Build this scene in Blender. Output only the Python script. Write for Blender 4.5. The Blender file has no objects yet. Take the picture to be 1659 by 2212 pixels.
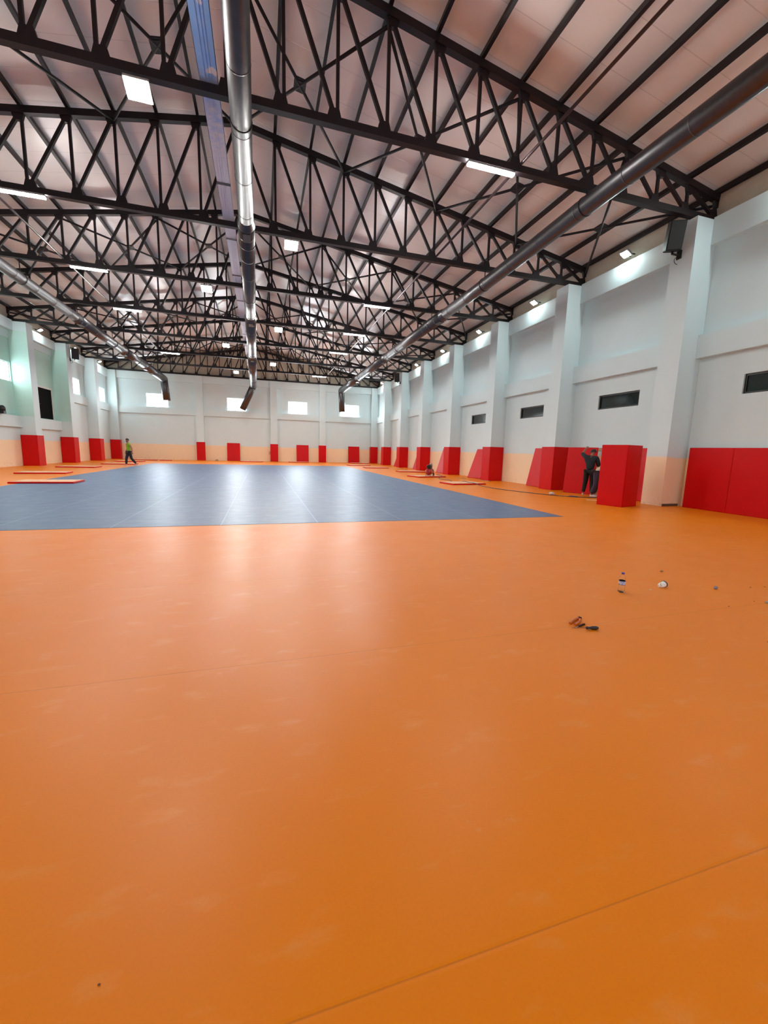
import bpy, math, random
from math import pi, sin, cos, radians as R
from mathutils import Vector as V, Matrix, Euler
SC = bpy.context.scene
COL = SC.collection
random.seed(7)

# ------------------------------------------------------------ camera, exposure, light
FW = V((0.2864, 0.9463, -0.1498)).normalized()
RT = V((0.9577, -0.2864, 0.0269)); RT = (RT - RT.dot(FW) * FW).normalized()
UP = RT.cross(FW)
cam = bpy.data.cameras.new('camera')
cam.sensor_fit = 'HORIZONTAL'; cam.sensor_width = 36.0
cam.lens = 878.711 / 1659 * 36.0
cam.clip_start = 0.05; cam.clip_end = 300
co = bpy.data.objects.new('camera', cam); COL.objects.link(co)
co.matrix_world = Matrix(((RT.x, UP.x, -FW.x, 0), (RT.y, UP.y, -FW.y, 0), (RT.z, UP.z, -FW.z, 1.45), (0, 0, 0, 1)))
SC.camera = co
vs = SC.view_settings
vs.view_transform = 'Standard'; vs.look = 'None'; vs.gamma = 1.0; vs.use_curve_mapping = False
vs.exposure = 1.77
SC.cycles.use_denoising = True; SC.cycles.use_adaptive_sampling = True; SC.cycles.adaptive_threshold = .02
SC.cycles.max_bounces = 10; SC.cycles.diffuse_bounces = 6; SC.cycles.glossy_bounces = 3
SC.cycles.sample_clamp_indirect = 6.0
SC.cycles.caustics_reflective = False; SC.cycles.caustics_refractive = False
W = bpy.data.worlds.new('world'); SC.world = W; W.use_nodes = True
W.node_tree.nodes['Background'].inputs[0].default_value = (0.75, 0.87, 1.0, 1)
W.node_tree.nodes['Background'].inputs[1].default_value = 3.0
# strengths of the lamps, the daylit windows and the added back glow
E_BAR, E_PEND, E_FLOOD, E_WIN, E_BACKGLOW = 92.0, 135.0, 105.0, 11.0, 1.2

# ------------------------------------------------------------ measures of the hall (metres)
XR, XL = 11.553, -12.585          # hall faces of the pillars, right and left
WR, WL = 12.15, -13.20            # beam faces on the walls
Y0, BAY = 9.292, 4.931            # near face of the first pillar in view, spacing
CW = 0.68                         # pillar width along the hall
ZT = 8.03                         # pillar tops
YF = Y0 + 7 * BAY                 # far pillar faces
CX, PITCH = -0.517, 1.075         # ridge line and truss panel length
ZBC, ZRIDGE, SLOPE = 8.13, 10.95, 0.1744
TY = [Y0 + .2 + i * BAY for i in range(8)]
def ztop(k): return ZRIDGE - SLOPE * PITCH * abs(k)

# ------------------------------------------------------------ helpers
class MB:
    def __init__(s): s.v = []; s.f = []; s.m = []; s.sm = []
    def add(s, vs_, fs, mi=0, smooth=False):
        b = len(s.v); s.v += [tuple(x) for x in vs_]
        for f in fs: s.f.append([b + i for i in f]); s.m.append(mi); s.sm.append(smooth)
        return s
    def box(s, c, d, rot=None, mi=0):
        c = V(c); x, y, z = d[0] / 2, d[1] / 2, d[2] / 2
        M = Euler(rot).to_matrix() if rot is not None else None
        P = []
        for i in range(8):
            p = V((x if i & 1 else -x, y if i & 2 else -y, z if i & 4 else -z))
            P.append((M @ p if M else p) + c)
        return s.add(P, [(0, 2, 3, 1), (4, 5, 7, 6), (0, 1, 5, 4), (2, 6, 7, 3), (0, 4, 6, 2), (1, 3, 7, 5)], mi)
    def bb(s, a, b, mi=0):
        return s.box([(a[i] + b[i]) / 2 for i in range(3)], [abs(b[i] - a[i]) for i in range(3)], None, mi)
    def bar(s, a, b, w, h, up=(0, 0, 1), mi=0):
        a, b = V(a), V(b); d = (b - a).normalized(); up = V(up)
        if abs(d.dot(up)) > .99: up = V((0, 1, 0))
        x = d.cross(up).normalized() * (w / 2); z = x.cross(d).normalized() * (h / 2)
        P = [a - x - z, a + x - z, a + x + z, a - x + z, b - x - z, b + x - z, b + x + z, b - x + z]
        return s.add(P, [(3, 2, 1, 0), (4, 5, 6, 7), (0, 1, 5, 4), (1, 2, 6, 5), (2, 3, 7, 6), (3, 0, 4, 7)], mi)
    def tube(s, pts, r, n=12, mi=0, caps=True, smooth=True):
        pts = [V(p) for p in pts]; rs = r if isinstance(r, (list, tuple)) else [r] * len(pts)
        ring = []; ref = None
        for i, p in enumerate(pts):
            d = (pts[min(i + 1, len(pts) - 1)] - pts[max(i - 1, 0)]).normalized()
            if ref is None: ref = V((0, 0, 1)) if abs(d.z) < .9 else V((1, 0, 0))
            x = d.cross(ref).normalized(); y = x.cross(d).normalized(); ref = y
            ring.append([p + rs[i] * (cos(2 * pi * j / n) * x + sin(2 * pi * j / n) * y) for j in range(n)])
        P = [q for rg in ring for q in rg]; F = []
        for i in range(len(pts) - 1):
            for j in range(n):
                k = (j + 1) % n
                F.append((i * n + j, i * n + k, (i + 1) * n + k, (i + 1) * n + j))
        s.add(P, F, mi, smooth)
        if caps:
            b = len(s.v) - len(P)
            s.f.append([b + j for j in range(n)][::-1]); s.m.append(mi); s.sm.append(False)
            s.f.append([b + (len(pts) - 1) * n + j for j in range(n)]); s.m.append(mi); s.sm.append(False)
        return s
    def lathe(s, prof, n=20, mi=0, c=(0, 0, 0), M=None, smooth=True):
        c = V(c); P = []; F = []
        for (r, z) in prof:
            for j in range(n):
                p = V((r * cos(2 * pi * j / n), r * sin(2 * pi * j / n), z))
                P.append((M @ p if M else p) + c)
        for i in range(len(prof) - 1):
            for j in range(n):
                k = (j + 1) % n; F.append((i * n + j, i * n + k, (i + 1) * n + k, (i + 1) * n + j))
        s.add(P, F, mi, smooth)
        b = len(s.v) - len(P)
        s.f.append([b + j for j in range(n)][::-1]); s.m.append(mi); s.sm.append(False)
        s.f.append([b + (len(prof) - 1) * n + j for j in range(n)]); s.m.append(mi); s.sm.append(False)
        return s
    def ball(s, c, r, n=12, mi=0, wob=0):
        c = V(c); r = r if isinstance(r, (list, tuple)) else (r, r, r); P = []; F = []; m = n // 2
        for i in range(m + 1):
            for j in range(n):
                t = pi * i / m; a = 2 * pi * j / n; k = 1 + (random.uniform(-wob, wob) if wob and 0 < i < m else 0)
                P.append(c + V((r[0] * sin(t) * cos(a) * k, r[1] * sin(t) * sin(a) * k, r[2] * cos(t) * k)))
        for i in range(m):
            for j in range(n):
                k = (j + 1) % n; F.append((i * n + j, (i + 1) * n + j, (i + 1) * n + k, i * n + k))
        return s.add(P, F, mi, True)
    def prism(s, poly, y0, y1, mi=0):
        """poly in x,z extruded along y"""
        n = len(poly); P = [(x, y0, z) for x, z in poly] + [(x, y1, z) for x, z in poly]
        F = [tuple(range(n)), tuple(range(2 * n - 1, n - 1, -1))] + [(i, i + n, (i + 1) % n + n, (i + 1) % n) for i in range(n)]
        return s.add(P, F, mi)
    def mesh(s, name, mats):
        me = bpy.data.meshes.new(name); me.from_pydata(s.v, [], s.f)
        for m in (mats if isinstance(mats, (list, tuple)) else [mats]): me.materials.append(m)
        me.polygons.foreach_set('material_index', s.m); me.polygons.foreach_set('use_smooth', s.sm)
        me.update()
        return me
    def build(s, name, mats, parent=None, loc=None, rot=None, bevel=0):
        me = s.mesh(name, mats)
        if bevel:
            import bmesh
            bm = bmesh.new(); bm.from_mesh(me)
            bmesh.ops.remove_doubles(bm, verts=bm.verts, dist=1e-5)
            bmesh.ops.recalc_face_normals(bm, faces=bm.faces)
            bmesh.ops.bevel(bm, geom=[e for e in bm.edges if len(e.link_faces) == 2 and e.calc_face_angle() > .6],
                            offset=bevel, segments=2, affect='EDGES', profile=.6)
            bm.to_mesh(me); bm.free()
        return put(name, me, parent, loc, rot)

def put(name, me, parent=None, loc=None, rot=None):
    o = bpy.data.objects.new(name, me); COL.objects.link(o)
    if parent is not None: o.parent = parent
    if loc is not None: o.location = loc
    if rot is not None: o.rotation_euler = rot
    return o
def tag(o, label, cat, group=None, kind=None):
    o['label'] = label; o['category'] = cat
    if group: o['group'] = group
    if kind: o['kind'] = kind
    return o
def thing(name, label, cat, loc=(0, 0, 0), rot=(0, 0, 0), group=None):
    o = bpy.data.objects.new(name, None); COL.objects.link(o); o.empty_display_size = .2
    o.location = loc; o.rotation_euler = rot
    return tag(o, label, cat, group)
def struct(o): o['kind'] = 'structure'; return o
def copy_tree(o, parent=None):
    c = o.copy(); COL.objects.link(c)
    if parent is not None: c.parent = parent
    for ch in o.children: copy_tree(ch, c)
    return c
ORD = ['first', 'second', 'third', 'fourth', 'fifth', 'sixth', 'seventh', 'eighth', 'ninth', 'tenth', 'eleventh', 'twelfth']

# ------------------------------------------------------------ materials
def srgb(r, g, b):
    f = lambda c: (c / 255) / 12.92 if c / 255 <= .04045 else (((c / 255) + .055) / 1.055) ** 2.4
    return (f(r), f(g), f(b), 1)
class NT:
    def __init__(s, name):
        s.mat = bpy.data.materials.new(name); s.mat.use_nodes = True; s.t = s.mat.node_tree
        s.b = s.t.nodes['Principled BSDF']
    def n(s, ty, **kw):
        nd = s.t.nodes.new(ty)
        for k, v in kw.items():
            if k.startswith('_'): setattr(nd, k[1:], v)
            else:
                key = k.replace('__', ' ')
                nd.inputs[int(key[1:]) if key[0] == 'i' and key[1:].isdigit() else key].default_value = v
        return nd
    def l(s, a, b): s.t.links.new(a, b)
    def math(s, op, a, b=None, clamp=False):
        nd = s.t.nodes.new('ShaderNodeMath'); nd.operation = op; nd.use_clamp = clamp
        for i, x in enumerate((a, b)):
            if x is None: continue
            if isinstance(x, (int, float)): nd.inputs[i].default_value = x
            else: s.l(x, nd.inputs[i])
        return nd.outputs[0]
    def mix(s, fac, a, b):
        nd = s.t.nodes.new('ShaderNodeMix'); nd.data_type = 'RGBA'
        for sock, x in ((nd.inputs[0], fac), (nd.inputs[6], a), (nd.inputs[7], b)):
            if isinstance(x, (int, float)): sock.default_value = x
            elif isinstance(x, tuple): sock.default_value = x
            else: s.l(x, sock)
        return nd.outputs[2]
    def noise(s, scale, detail=4, vec=None, rough=.55):
        nd = s.n('ShaderNodeTexNoise'); nd.inputs['Scale'].default_value = scale
        nd.inputs['Detail'].default_value = detail; nd.inputs['Roughness'].default_value = rough
        if vec is not None: s.l(vec, nd.inputs['Vector'])
        return nd.outputs['Fac']
    def pos(s):
        g = s.n('ShaderNodeNewGeometry'); return g.outputs['Position']
    def sep(s, v):
        nd = s.n('ShaderNodeSeparateXYZ'); s.l(v, nd.inputs[0]); return nd.outputs
    def scale(s, v, sc):
        nd = s.n('ShaderNodeMapping'); nd.inputs['Scale'].default_value = sc; s.l(v, nd.inputs[0]); return nd.outputs[0]
    def ramp(s, f, lo, hi):
        nd = s.n('ShaderNodeMapRange'); nd.inputs[1].default_value = lo; nd.inputs[2].default_value = hi; s.l(f, nd.inputs[0])
        return nd.outputs[0]
    def bump(s, h, strength, dist=.01):
        nd = s.n('ShaderNodeBump'); nd.inputs['Strength'].default_value = strength; nd.inputs['Distance'].default_value = dist
        s.l(h, nd.inputs['Height']); s.l(nd.outputs[0], s.b.inputs['Normal'])
def simple(name, col, rough=.5, metal=0, var=.06, nscale=8, bump=0, spec=None, coat=0):
    m = NT(name); c = col
    f = m.noise(nscale, 4, m.n('ShaderNodeTexCoord').outputs['Object'])
    d = tuple(max(0, x * (1 - var * 2)) for x in c[:3]) + (1,); u = tuple(min(1, x * (1 + var * 2)) for x in c[:3]) + (1,)
    m.l(m.mix(f, d, u), m.b.inputs['Base Color'])
    m.b.inputs['Roughness'].default_value = rough; m.b.inputs['Metallic'].default_value = metal
    if spec is not None: m.b.inputs['Specular IOR Level'].default_value = spec
    if coat: m.b.inputs['Coat Weight'].default_value = coat
    if bump: m.bump(m.noise(nscale * 8, 3, m.n('ShaderNodeTexCoord').outputs['Object']), bump, .004)
    return m.mat
def emit(name, col, s):
    m = NT(name); m.b.inputs['Base Color'].default_value = (.8, .8, .8, 1)
    m.b.inputs['Emission Color'].default_value = col; m.b.inputs['Emission Strength'].default_value = s
    return m.mat

def wall_paint(name, upper, lower, split=1.47):
    m = NT(name); p = m.pos(); z = m.sep(p)[2]
    w = m.noise(3.5, 3, p)
    zz = m.math('ADD', z, m.math('MULTIPLY', m.math('SUBTRACT', w, .5), .10))
    fac = m.ramp(zz, split - .03, split + .03)
    f2 = m.noise(1.3, 5, p); up = m.mix(f2, tuple(x * .93 for x in upper[:3]) + (1,), upper)
    lo = m.mix(f2, tuple(x * .9 for x in lower[:3]) + (1,), lower)
    c = m.mix(fac, lo, up)
    # scuffed, dirty foot of the wall
    st = m.math('MULTIPLY', m.ramp(z, .35, 0.0), m.ramp(m.noise(9, 5, p), .52, .75))
    c = m.mix(m.math('MULTIPLY', st, .5), c, srgb(150, 130, 110))
    m.l(c, m.b.inputs['Base Color']); m.b.inputs['Roughness'].default_value = .6
    m.bump(m.noise(60, 3, p), .12, .004)
    return m.mat
PAINT = wall_paint('wall_paint', srgb(210, 230, 234), srgb(246, 220, 184))
MINT = simple('mint_paint', srgb(188, 224, 216), .6, var=.03, nscale=1.5)
FASCIA = simple('eaves_cladding', srgb(196, 186, 168), .5, var=.04)
STEEL = simple('dark_steel', srgb(24, 16, 21), .5, 0, var=.15, nscale=5, spec=.35)
GALV = simple('galvanised_steel', srgb(88, 86, 88), .40, .9, var=.10, nscale=9)
BLACK = simple('black_plastic', srgb(13, 14, 15), .35)
GREYH = simple('grey_housing', srgb(150, 150, 150), .4)
WHITEM = simple('white_frame', srgb(226, 226, 222), .4)
WOOD = simple('timber', srgb(176, 148, 112), .6, var=.15, nscale=20)
PLY = simple('plywood_back', srgb(226, 178, 140), .6, var=.08, nscale=6)
LED = emit('led_bar_light', (1, .985, .95, 1), E_BAR)
PEND = emit('led_panel_light', (1, .985, .93, 1), E_PEND)
FLOOD = emit('floodlight_glass', (.86, 1, .97, 1), E_FLOOD)
SKYW = emit('daylit_frosted_glass', (.86, .95, 1, 1), E_WIN)
SIDEW = emit('daylit_side_glass', (.86, .97, 1, 1), 2.6)
BACKGLOW = emit('added_back_glow', (.72, .88, 1, 1), E_BACKGLOW)  # glow of the unseen panes added behind the viewer as cool fill
GLASSD = simple('dark_glass', srgb(30, 38, 36), .08, var=.1, nscale=2)

def roof_mat():
    m = NT('roof_panel'); p = m.pos(); s = m.sep(p)
    f = m.noise(.7, 4, p)
    c = m.mix(f, srgb(232, 226, 222), srgb(244, 238, 234))
    yy = m.math('ABSOLUTE', m.math('SUBTRACT', m.math('FRACT', m.math('MULTIPLY', s[1], 1 / 1.0)), .5))
    seam = m.ramp(yy, .012, .002)
    c = m.mix(m.math('MULTIPLY', seam, .35), c, srgb(150, 140, 132))
    m.l(c, m.b.inputs['Base Color']); m.b.inputs['Roughness'].default_value = .3
    m.bump(m.math('ADD', m.math('MULTIPLY', m.noise(1.2, 2, m.scale(p, (.4, 2.2, 1))), 1.0), m.math('MULTIPLY', seam, -.25)), .5, .02)
    return m.mat
ROOF = roof_mat()

def floor_mat():
    m = NT('orange_vinyl_floor'); p = m.pos(); s = m.sep(p)
    big = m.noise(.45, 5, p); fine = m.noise(90, 3, p); mid = m.noise(3.2, 6, m.scale(p, (1, 2.4, 1)))
    c = m.mix(big, srgb(226, 122, 8), srgb(234, 132, 16))
    c = m.mix(m.math('MULTIPLY', m.ramp(mid, .58, .8), .4), c, srgb(240, 168, 104))     # pale scuffs
    c = m.mix(m.math('MULTIPLY', m.ramp(fine, .45, .62), .10), c, srgb(205, 110, 38))
    # dusty white smears
    sm = m.math('MULTIPLY', m.ramp(m.noise(1.7, 7, m.scale(p, (1.0, 1.5, 1)), .7), .63, .74), m.ramp(m.noise(16, 4, p), .45, .7))
    c = m.mix(m.math('MULTIPLY', sm, .35), c, srgb(244, 206, 170))
    # seams between the rolls, across the hall every 1.84 m from 0.853 m
    d = m.math('ABSOLUTE', m.math('SUBTRACT', m.math('FRACT', m.math('DIVIDE', m.math('SUBTRACT', s[1], .853 - .92), 1.84)), .5))
    wob = m.math('MULTIPLY', m.math('SUBTRACT', m.noise(2.5, 2, p), .5), .0016)
    d = m.math('ADD', d, wob)
    seam = m.ramp(d, .0021, .0006)
    c = m.mix(m.math('MULTIPLY', seam, .38), c, srgb(160, 84, 34))
    m.l(c, m.b.inputs['Base Color'])
    m.b.inputs['Specular IOR Level'].default_value = .2
    r = m.math('ADD', m.math('MULTIPLY', m.noise(2.1, 5, p), .16), .30)
    m.l(r, m.b.inputs['Roughness'])
    h = m.math('ADD', m.math('MULTIPLY', fine, .05), m.math('MULTIPLY', m.noise(1.6, 3, m.scale(p, (.5, 2.5, 1))), .6))
    h = m.math('ADD', h, m.math('MULTIPLY', m.ramp(d, .006, .0), -.5))
    m.bump(h, .22, .006)
    return m.mat
def court_mat():
    m = NT('blue_vinyl_court'); p = m.pos(); s = m.sep(p)
    c = m.mix(m.noise(.6, 5, p), srgb(66, 90, 124), srgb(78, 102, 138))
    c = m.mix(m.math('MULTIPLY', m.ramp(m.noise(2.6, 7, m.scale(p, (1, 2, 1)), .7), .55, .75), .3), c, srgb(120, 146, 186))
    d = m.math('ABSOLUTE', m.math('SUBTRACT', m.math('FRACT', m.math('DIVIDE', m.math('SUBTRACT', s[0], 1.04 - .89), 1.78)), .5))
    seam = m.ramp(d, .009, .003)
    c = m.mix(m.math('MULTIPLY', seam, .45), c, srgb(140, 160, 196))
    m.l(c, m.b.inputs['Base Color'])
    m.l(m.math('ADD', m.math('MULTIPLY', m.noise(3, 5, p), .14), .33), m.b.inputs['Roughness'])
    h = m.math('ADD', m.math('MULTIPLY', m.noise(1.5, 4, m.scale(p, (.5, 2.4, 1))), 1.0), m.math('MULTIPLY', seam, .2))
    m.bump(h, .55, .014)
    return m.mat
def vinyl(name, c1, c2):
    m = NT(name); p = m.n('ShaderNodeTexCoord').outputs['Object']
    m.l(m.mix(m.noise(2.5, 4, p), c1, c2), m.b.inputs['Base Color'])
    m.b.inputs['Roughness'].default_value = .42; m.b.inputs['Specular IOR Level'].default_value = .22
    m.bump(m.math('ADD', m.noise(2.2, 3, p), m.math('MULTIPLY', m.noise(220, 2, p), .03)), .25, .02)
    return m.mat
RED = vinyl('red_vinyl', srgb(192, 0, 6), srgb(206, 2, 8))
def tray_mat():
    m = NT('tray_steel_with_film'); p = m.pos(); s = m.sep(p)
    g = m.mix(m.noise(12, 4, p), srgb(218, 220, 236), srgb(240, 240, 250))
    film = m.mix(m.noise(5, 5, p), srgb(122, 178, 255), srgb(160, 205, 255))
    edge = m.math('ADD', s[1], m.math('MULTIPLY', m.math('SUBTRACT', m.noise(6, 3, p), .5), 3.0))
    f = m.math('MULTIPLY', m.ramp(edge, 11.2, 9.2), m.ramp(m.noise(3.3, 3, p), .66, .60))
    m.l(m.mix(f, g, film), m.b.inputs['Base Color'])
    m.b.inputs['Roughness'].default_value = .42; m.b.inputs['Metallic'].default_value = .15
    return m.mat
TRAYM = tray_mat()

# ------------------------------------------------------------ the building shell
YB, YE = -6.0, YF + .5
floor = struct(MB().bb((WL - .6, YB - .2, -.12), (WR + .4, YE + .2, 0)).build('floor', floor_mat()))
court = MB().bb((-7.93, 7.95, 0), (6.88, 34.75, .004)).build('floor_court', court_mat()); struct(court)

def rects(u0, u1, v0, v1, holes):
    us = sorted({u0, u1} | {h[i] for h in holes for i in (0, 1) if u0 < h[i] < u1})
    vs_ = sorted({v0, v1} | {h[i] for h in holes for i in (2, 3) if v0 < h[i] < v1})
    for a, b in zip(us, us[1:]):
        for c, d in zip(vs_, vs_[1:]):
            mu, mv = (a + b) / 2, (c + d) / 2
            if not any(h[0] < mu < h[1] and h[2] < mv < h[3] for h in holes): yield a, b, c, d
def bay(i): return Y0 + CW + i * BAY, Y0 + (i + 1) * BAY      # clear wall between pillars i and i+1

# right wall: painted panel set back behind the beams, small dark windows
PX = WR + .18
rw = [(7.92 - 1.72, 7.92, 3.17, 3.68), (11.03, 12.77, 3.17, 3.68), (15.9, 17.63, 3.15, 3.66), (20.76, 22.49, 3.13, 3.66)]
_f = PX / WR
rw = [(a * _f, b * _f, 1.45 + (c - 1.45) * _f, 1.45 + (d - 1.45) * _f) for a, b, c, d in rw]
mb = MB()
for a, b, c, d in rects(YB, YE, 0, 8.08, rw): mb.bb((PX, a, c), (PX + .3, b, d))
mb.bb((PX + .12, YB, 8.08), (PX + .3, YE, 8.98), 1)
struct(mb.build('wall_right', [PAINT, FASCIA]))
def fixed_window(n, y0, y1, z0, z1, x):
    w = struct(thing('window_%d' % n, 'x', 'x', (x, (y0 + y1) / 2, z0)))
    for k in ('label', 'category'): del w[k]
    h = z1 - z0; L = y1 - y0; t = .05; f = MB()
    f.bb((.05, -L / 2, 0), (.12, L / 2, t)).bb((.05, -L / 2, h - t), (.12, L / 2, h))
    f.bb((.05, -L / 2, t), (.12, -L / 2 + t, h - t)).bb((.05, L / 2 - t, t), (.12, L / 2, h - t))
    f.build('window_frame', BLACK, w)
    MB().bb((.085, -L / 2 + t, t), (.10, L / 2 - t, h - t)).build('window_pane', GLASSD, w)
    MB().bb((.12, -L / 2, 0), (.29, L / 2, h)).build('window_recess', BLACK, w)
    return w
for n, (a, b, c, d) in enumerate(rw): fixed_window(n + 1, a, b, c, d, PX)

ntrim = [0]
def trim(mb, mats=None):
    ntrim[0] += 1
    return struct(mb.build('trim_%d' % ntrim[0], mats or PAINT))
# right beams: ring beam at the top, tie beam at mid height, in each bay
for i in range(-3, 7):
    a, b = bay(i)
    a = max(a, YB)
    if b <= a: continue
    trim(MB().bb((WR, a, 7.37), (PX, b, 8.08)))
    trim(MB().bb((WR, a, 4.33), (PX, b, 4.98)))
# right pillars
for i in range(-3, 8):
    y = Y0 + i * BAY
    mb = MB().bb((XR, max(y, YB), 0), (PX, min(y + CW, YE), ZT))
    if i == 0: mb.bb((XR + .04, y - .004, 0), (PX - .1, y + .02, .075), 1)
    trim(mb, [PAINT, simple('broken_plaster', srgb(92, 74, 60), .8, var=.4, nscale=30)] if i == 0 else None)

# left wall: gallery openings in bays up to the fifth pillar, windows beyond
PXL = WL - .16; YG = Y0 + 5 * BAY                  # gallery ends at this pillar
holes = [(YB + .01, YG + .3, 2.84, 7.53)]
lw = [(36.05, 37.45, 5.0, 6.15), (41.2, 42.72, 5.0, 6.18)]
_f = PXL / WL
lw = [(a * _f, b * _f, 1.45 + (c - 1.45) * _f, 1.45 + (d - 1.45) * _f) for a, b, c, d in lw]
mb = MB()
for a, b, c, d in rects(YB, YE, 0, 8.08, holes + lw): mb.bb((PXL - .28, a, c), (PXL, b, d))
mb.bb((PXL - .3, YB, 8.08), (PXL - .12, YE, 8.98), 1)
struct(mb.build('wall_left', [PAINT, FASCIA]))
for i in range(-3, 7):
    a, b = bay(i); a = max(a, YB)
    if b <= a: continue
    trim(MB().bb((PXL, a, 7.37 if i > 4 else 7.53), (WL, b, 8.08)))
    lo, hi = (4.35, 4.96) if i > 4 else (2.21, 2.84)
    trim(MB().bb((PXL, a, lo), (WL, b, hi)))
for i in range(-3, 8):
    y = max(Y0 + i * BAY, YB); y2 = min(Y0 + i * BAY + CW, YE)
    mb = MB()
    if i <= 5:
        mb.bb((PXL, y, 0), (XL, y2, 2.84)).bb((PXL, y, 7.53), (XL, y2, ZT))
        # mid part of the pillar, mint on the sides that face along the hall
        x0, x1 = -13.48, XL
        P = [(x0, y, 2.84), (x1, y, 2.84), (x1, y2, 2.84), (x0, y2, 2.84), (x0, y, 7.53), (x1, y, 7.53), (x1, y2, 7.53), (x0, y2, 7.53)]
        mb.add(P, [(0, 1, 5, 4)], 1)
        mb.add(P, [(2, 3, 7, 6)], 1 if i < 5 else 0)
        mb.add(P, [(1, 2, 6, 5), (3, 0, 4, 7)], 0)
    else:
        mb.bb((PXL, y, 0), (XL, y2, ZT))
    trim(mb, [PAINT, MINT])
# gallery: slab, back wall with its windows and a dark door
GX = -13.48
mb = MB().bb((GX - .3, YB, 2.6), (PXL - .0, YG, 2.84))
struct(mb.build('floor_gallery', PAINT))
gdoor = (31.66, 33.62, 2.90, 4.89)
gw = [(27.3, 28.93, 4.72, 5.78), (17.4, 19.0, 4.72, 5.78), (12.5, 14.1, 4.72, 5.78)]
mb = MB()
for a, b, c, d in rects(YB, YG + .05, 2.84, 8.0, [gdoor] + gw): mb.bb((GX - .2, a, c), (GX, b, d), 1 if d < 7.3 or c < 7 else 0)
for a, b, c, d in rects(YB, YG + .05, 7.1, 8.0, []): mb.bb((GX, a, c), (GX + .04, b, d), 0)
struct(mb.build('wall_gallery', [PAINT, MINT]))
struct(MB().bb((GX - .2, YB, 7.53), (PXL, YG, 7.60)).build('ceiling_gallery', FASCIA))
dr = struct(thing('door_1', 'x', 'x', (GX, gdoor[0], 2.84)))
for k in ('label', 'category'): del dr[k]
L, H = gdoor[1] - gdoor[0], gdoor[3] - 2.84
MB().bb((-.08, 0, 0), (-.02, L, H)).build('door_leaf', simple('dark_door', srgb(5, 5, 7), .8, spec=.1), dr)
MB().bb((-.2, 0, 0), (-.17, L, H)).build('door_backing', BLACK, dr)
MB().bb((-.1, L - .08, 0), (.02, L, H)).bb((-.1, -.02, H - .05), (.02, L, H + .05)).build('door_frame', WHITEM, dr)
MB().bb((-.02, .10, .95), (.03, .22, .98)).build('door_handle', GALV, dr)

def bright_window(n, axis, u0, u1, z0, z1, w, sgn, mat=None, mull=True):
    """axis 'x': wall plane x=w, u along y; axis 'y': wall plane y=w, u along x. sgn: direction into the wall."""
    o = struct(thing('window_%d' % n, 'x', 'x', (0, 0, 0)))
    for k in ('label', 'category'): del o[k]
    f = MB(); t = .045; dep = .06
    def B(mb_, a, b, c, d, p, q):
        if axis == 'x': mb_.bb((w + sgn * p, a, c), (w + sgn * q, b, d))
        else: mb_.bb((a, w + sgn * p, c), (b, w + sgn * q, d))
    B(f, u0, u1, z0, z0 + t, dep, dep + .05); B(f, u0, u1, z1 - t, z1, dep, dep + .05)
    B(f, u0, u0 + t, z0 + t, z1 - t, dep, dep + .05); B(f, u1 - t, u1, z0 + t, z1 - t, dep, dep + .05)
    if mull:
        m_ = u1 - (u1 - u0) * .22; B(f, m_ - .02, m_ + .02, z0 + t, z1 - t, dep, dep + .05)
    f.build('window_frame', WHITEM, o)
    g = MB(); B(g, u0 + t, u1 - t, z0 + t, z1 - t, dep + .02, dep + .035); g.build('window_pane', mat or SKYW, o)
    h = MB(); B(h, u0, u1, z0, z1, .14, .2); h.build('window_recess', WHITEM, o)
    return o
wn = 5
for a, b, c, d in lw: bright_window(wn, 'x', a, b, c, d, PXL, -1, SIDEW); wn += 1
for a, b, c, d in gw: bright_window(wn, 'x', a, b, c, d, GX, -1, SIDEW); wn += 1

# far wall
FP = YF + .35
fw_ = [(-10.25, -8.42, 4.95, 6.17), (-3.15, -1.36, 4.95, 6.17), (2.74, 4.66, 4.92, 6.17), (8.17, 10.2, 4.9, 6.15)]
mb = MB()
for a, b, c, d in rects(WL - .4, WR + .4, 0, 8.08, fw_): mb.bb((a, FP, c), (b, FP + .25, d))
mb.prism([(WL - .4, 8.08), (WR + .4, 8.08), (WR + .4, 8.9), (CX, 11.3), (WL - .4, 8.9)], FP + .12, FP + .25, 1)
struct(mb.build('wall_far', [PAINT, FASCIA]))
for a, b, c, d in fw_: bright_window(wn, 'y', a, b, c, d, FP, 1); wn += 1
fc = [(-5.99, -5.32), (.95, 1.62), (5.9, 6.57)]
edges = [WL] + [x for p in fc for x in p] + [WR]
for k in range(0, len(edges), 2):
    a, b = edges[k], edges[k + 1]
    a = XL if k == 0 else a; b = XR if k == len(edges) - 2 else b
    trim(MB().bb((a, FP - .15, 7.37), (b, FP, 8.08)))
    trim(MB().bb((a, FP - .15, 4.30), (b, FP, 4.92)))
for a, b in fc: trim(MB().bb((a, YF, 0), (b, FP, ZT)))
# back wall behind the viewer with glowing windows, unseen and added for cool fill light
bw = [(-10.5, -7.0, 2.2, 6.4), (-4.5, -1.0, 2.2, 6.4), (1.2, 4.7, 2.2, 6.4), (7.0, 10.5, 2.2, 6.4)]
mb = MB()
for a, b, c, d in rects(WL - .4, WR + .4, 0, 8.08, bw): mb.bb((a, YB - .25, c), (b, YB, d))
mb.prism([(WL - .4, 8.08), (WR + .4, 8.08), (WR + .4, 8.9), (CX, 11.3), (WL - .4, 8.9)], YB - .25, YB - .12, 1)
struct(mb.build('wall_back', [PAINT, FASCIA]))
for a, b, c, d in bw: bright_window(wn, 'y', a, b, c, d, YB, -1, BACKGLOW); wn += 1

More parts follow.
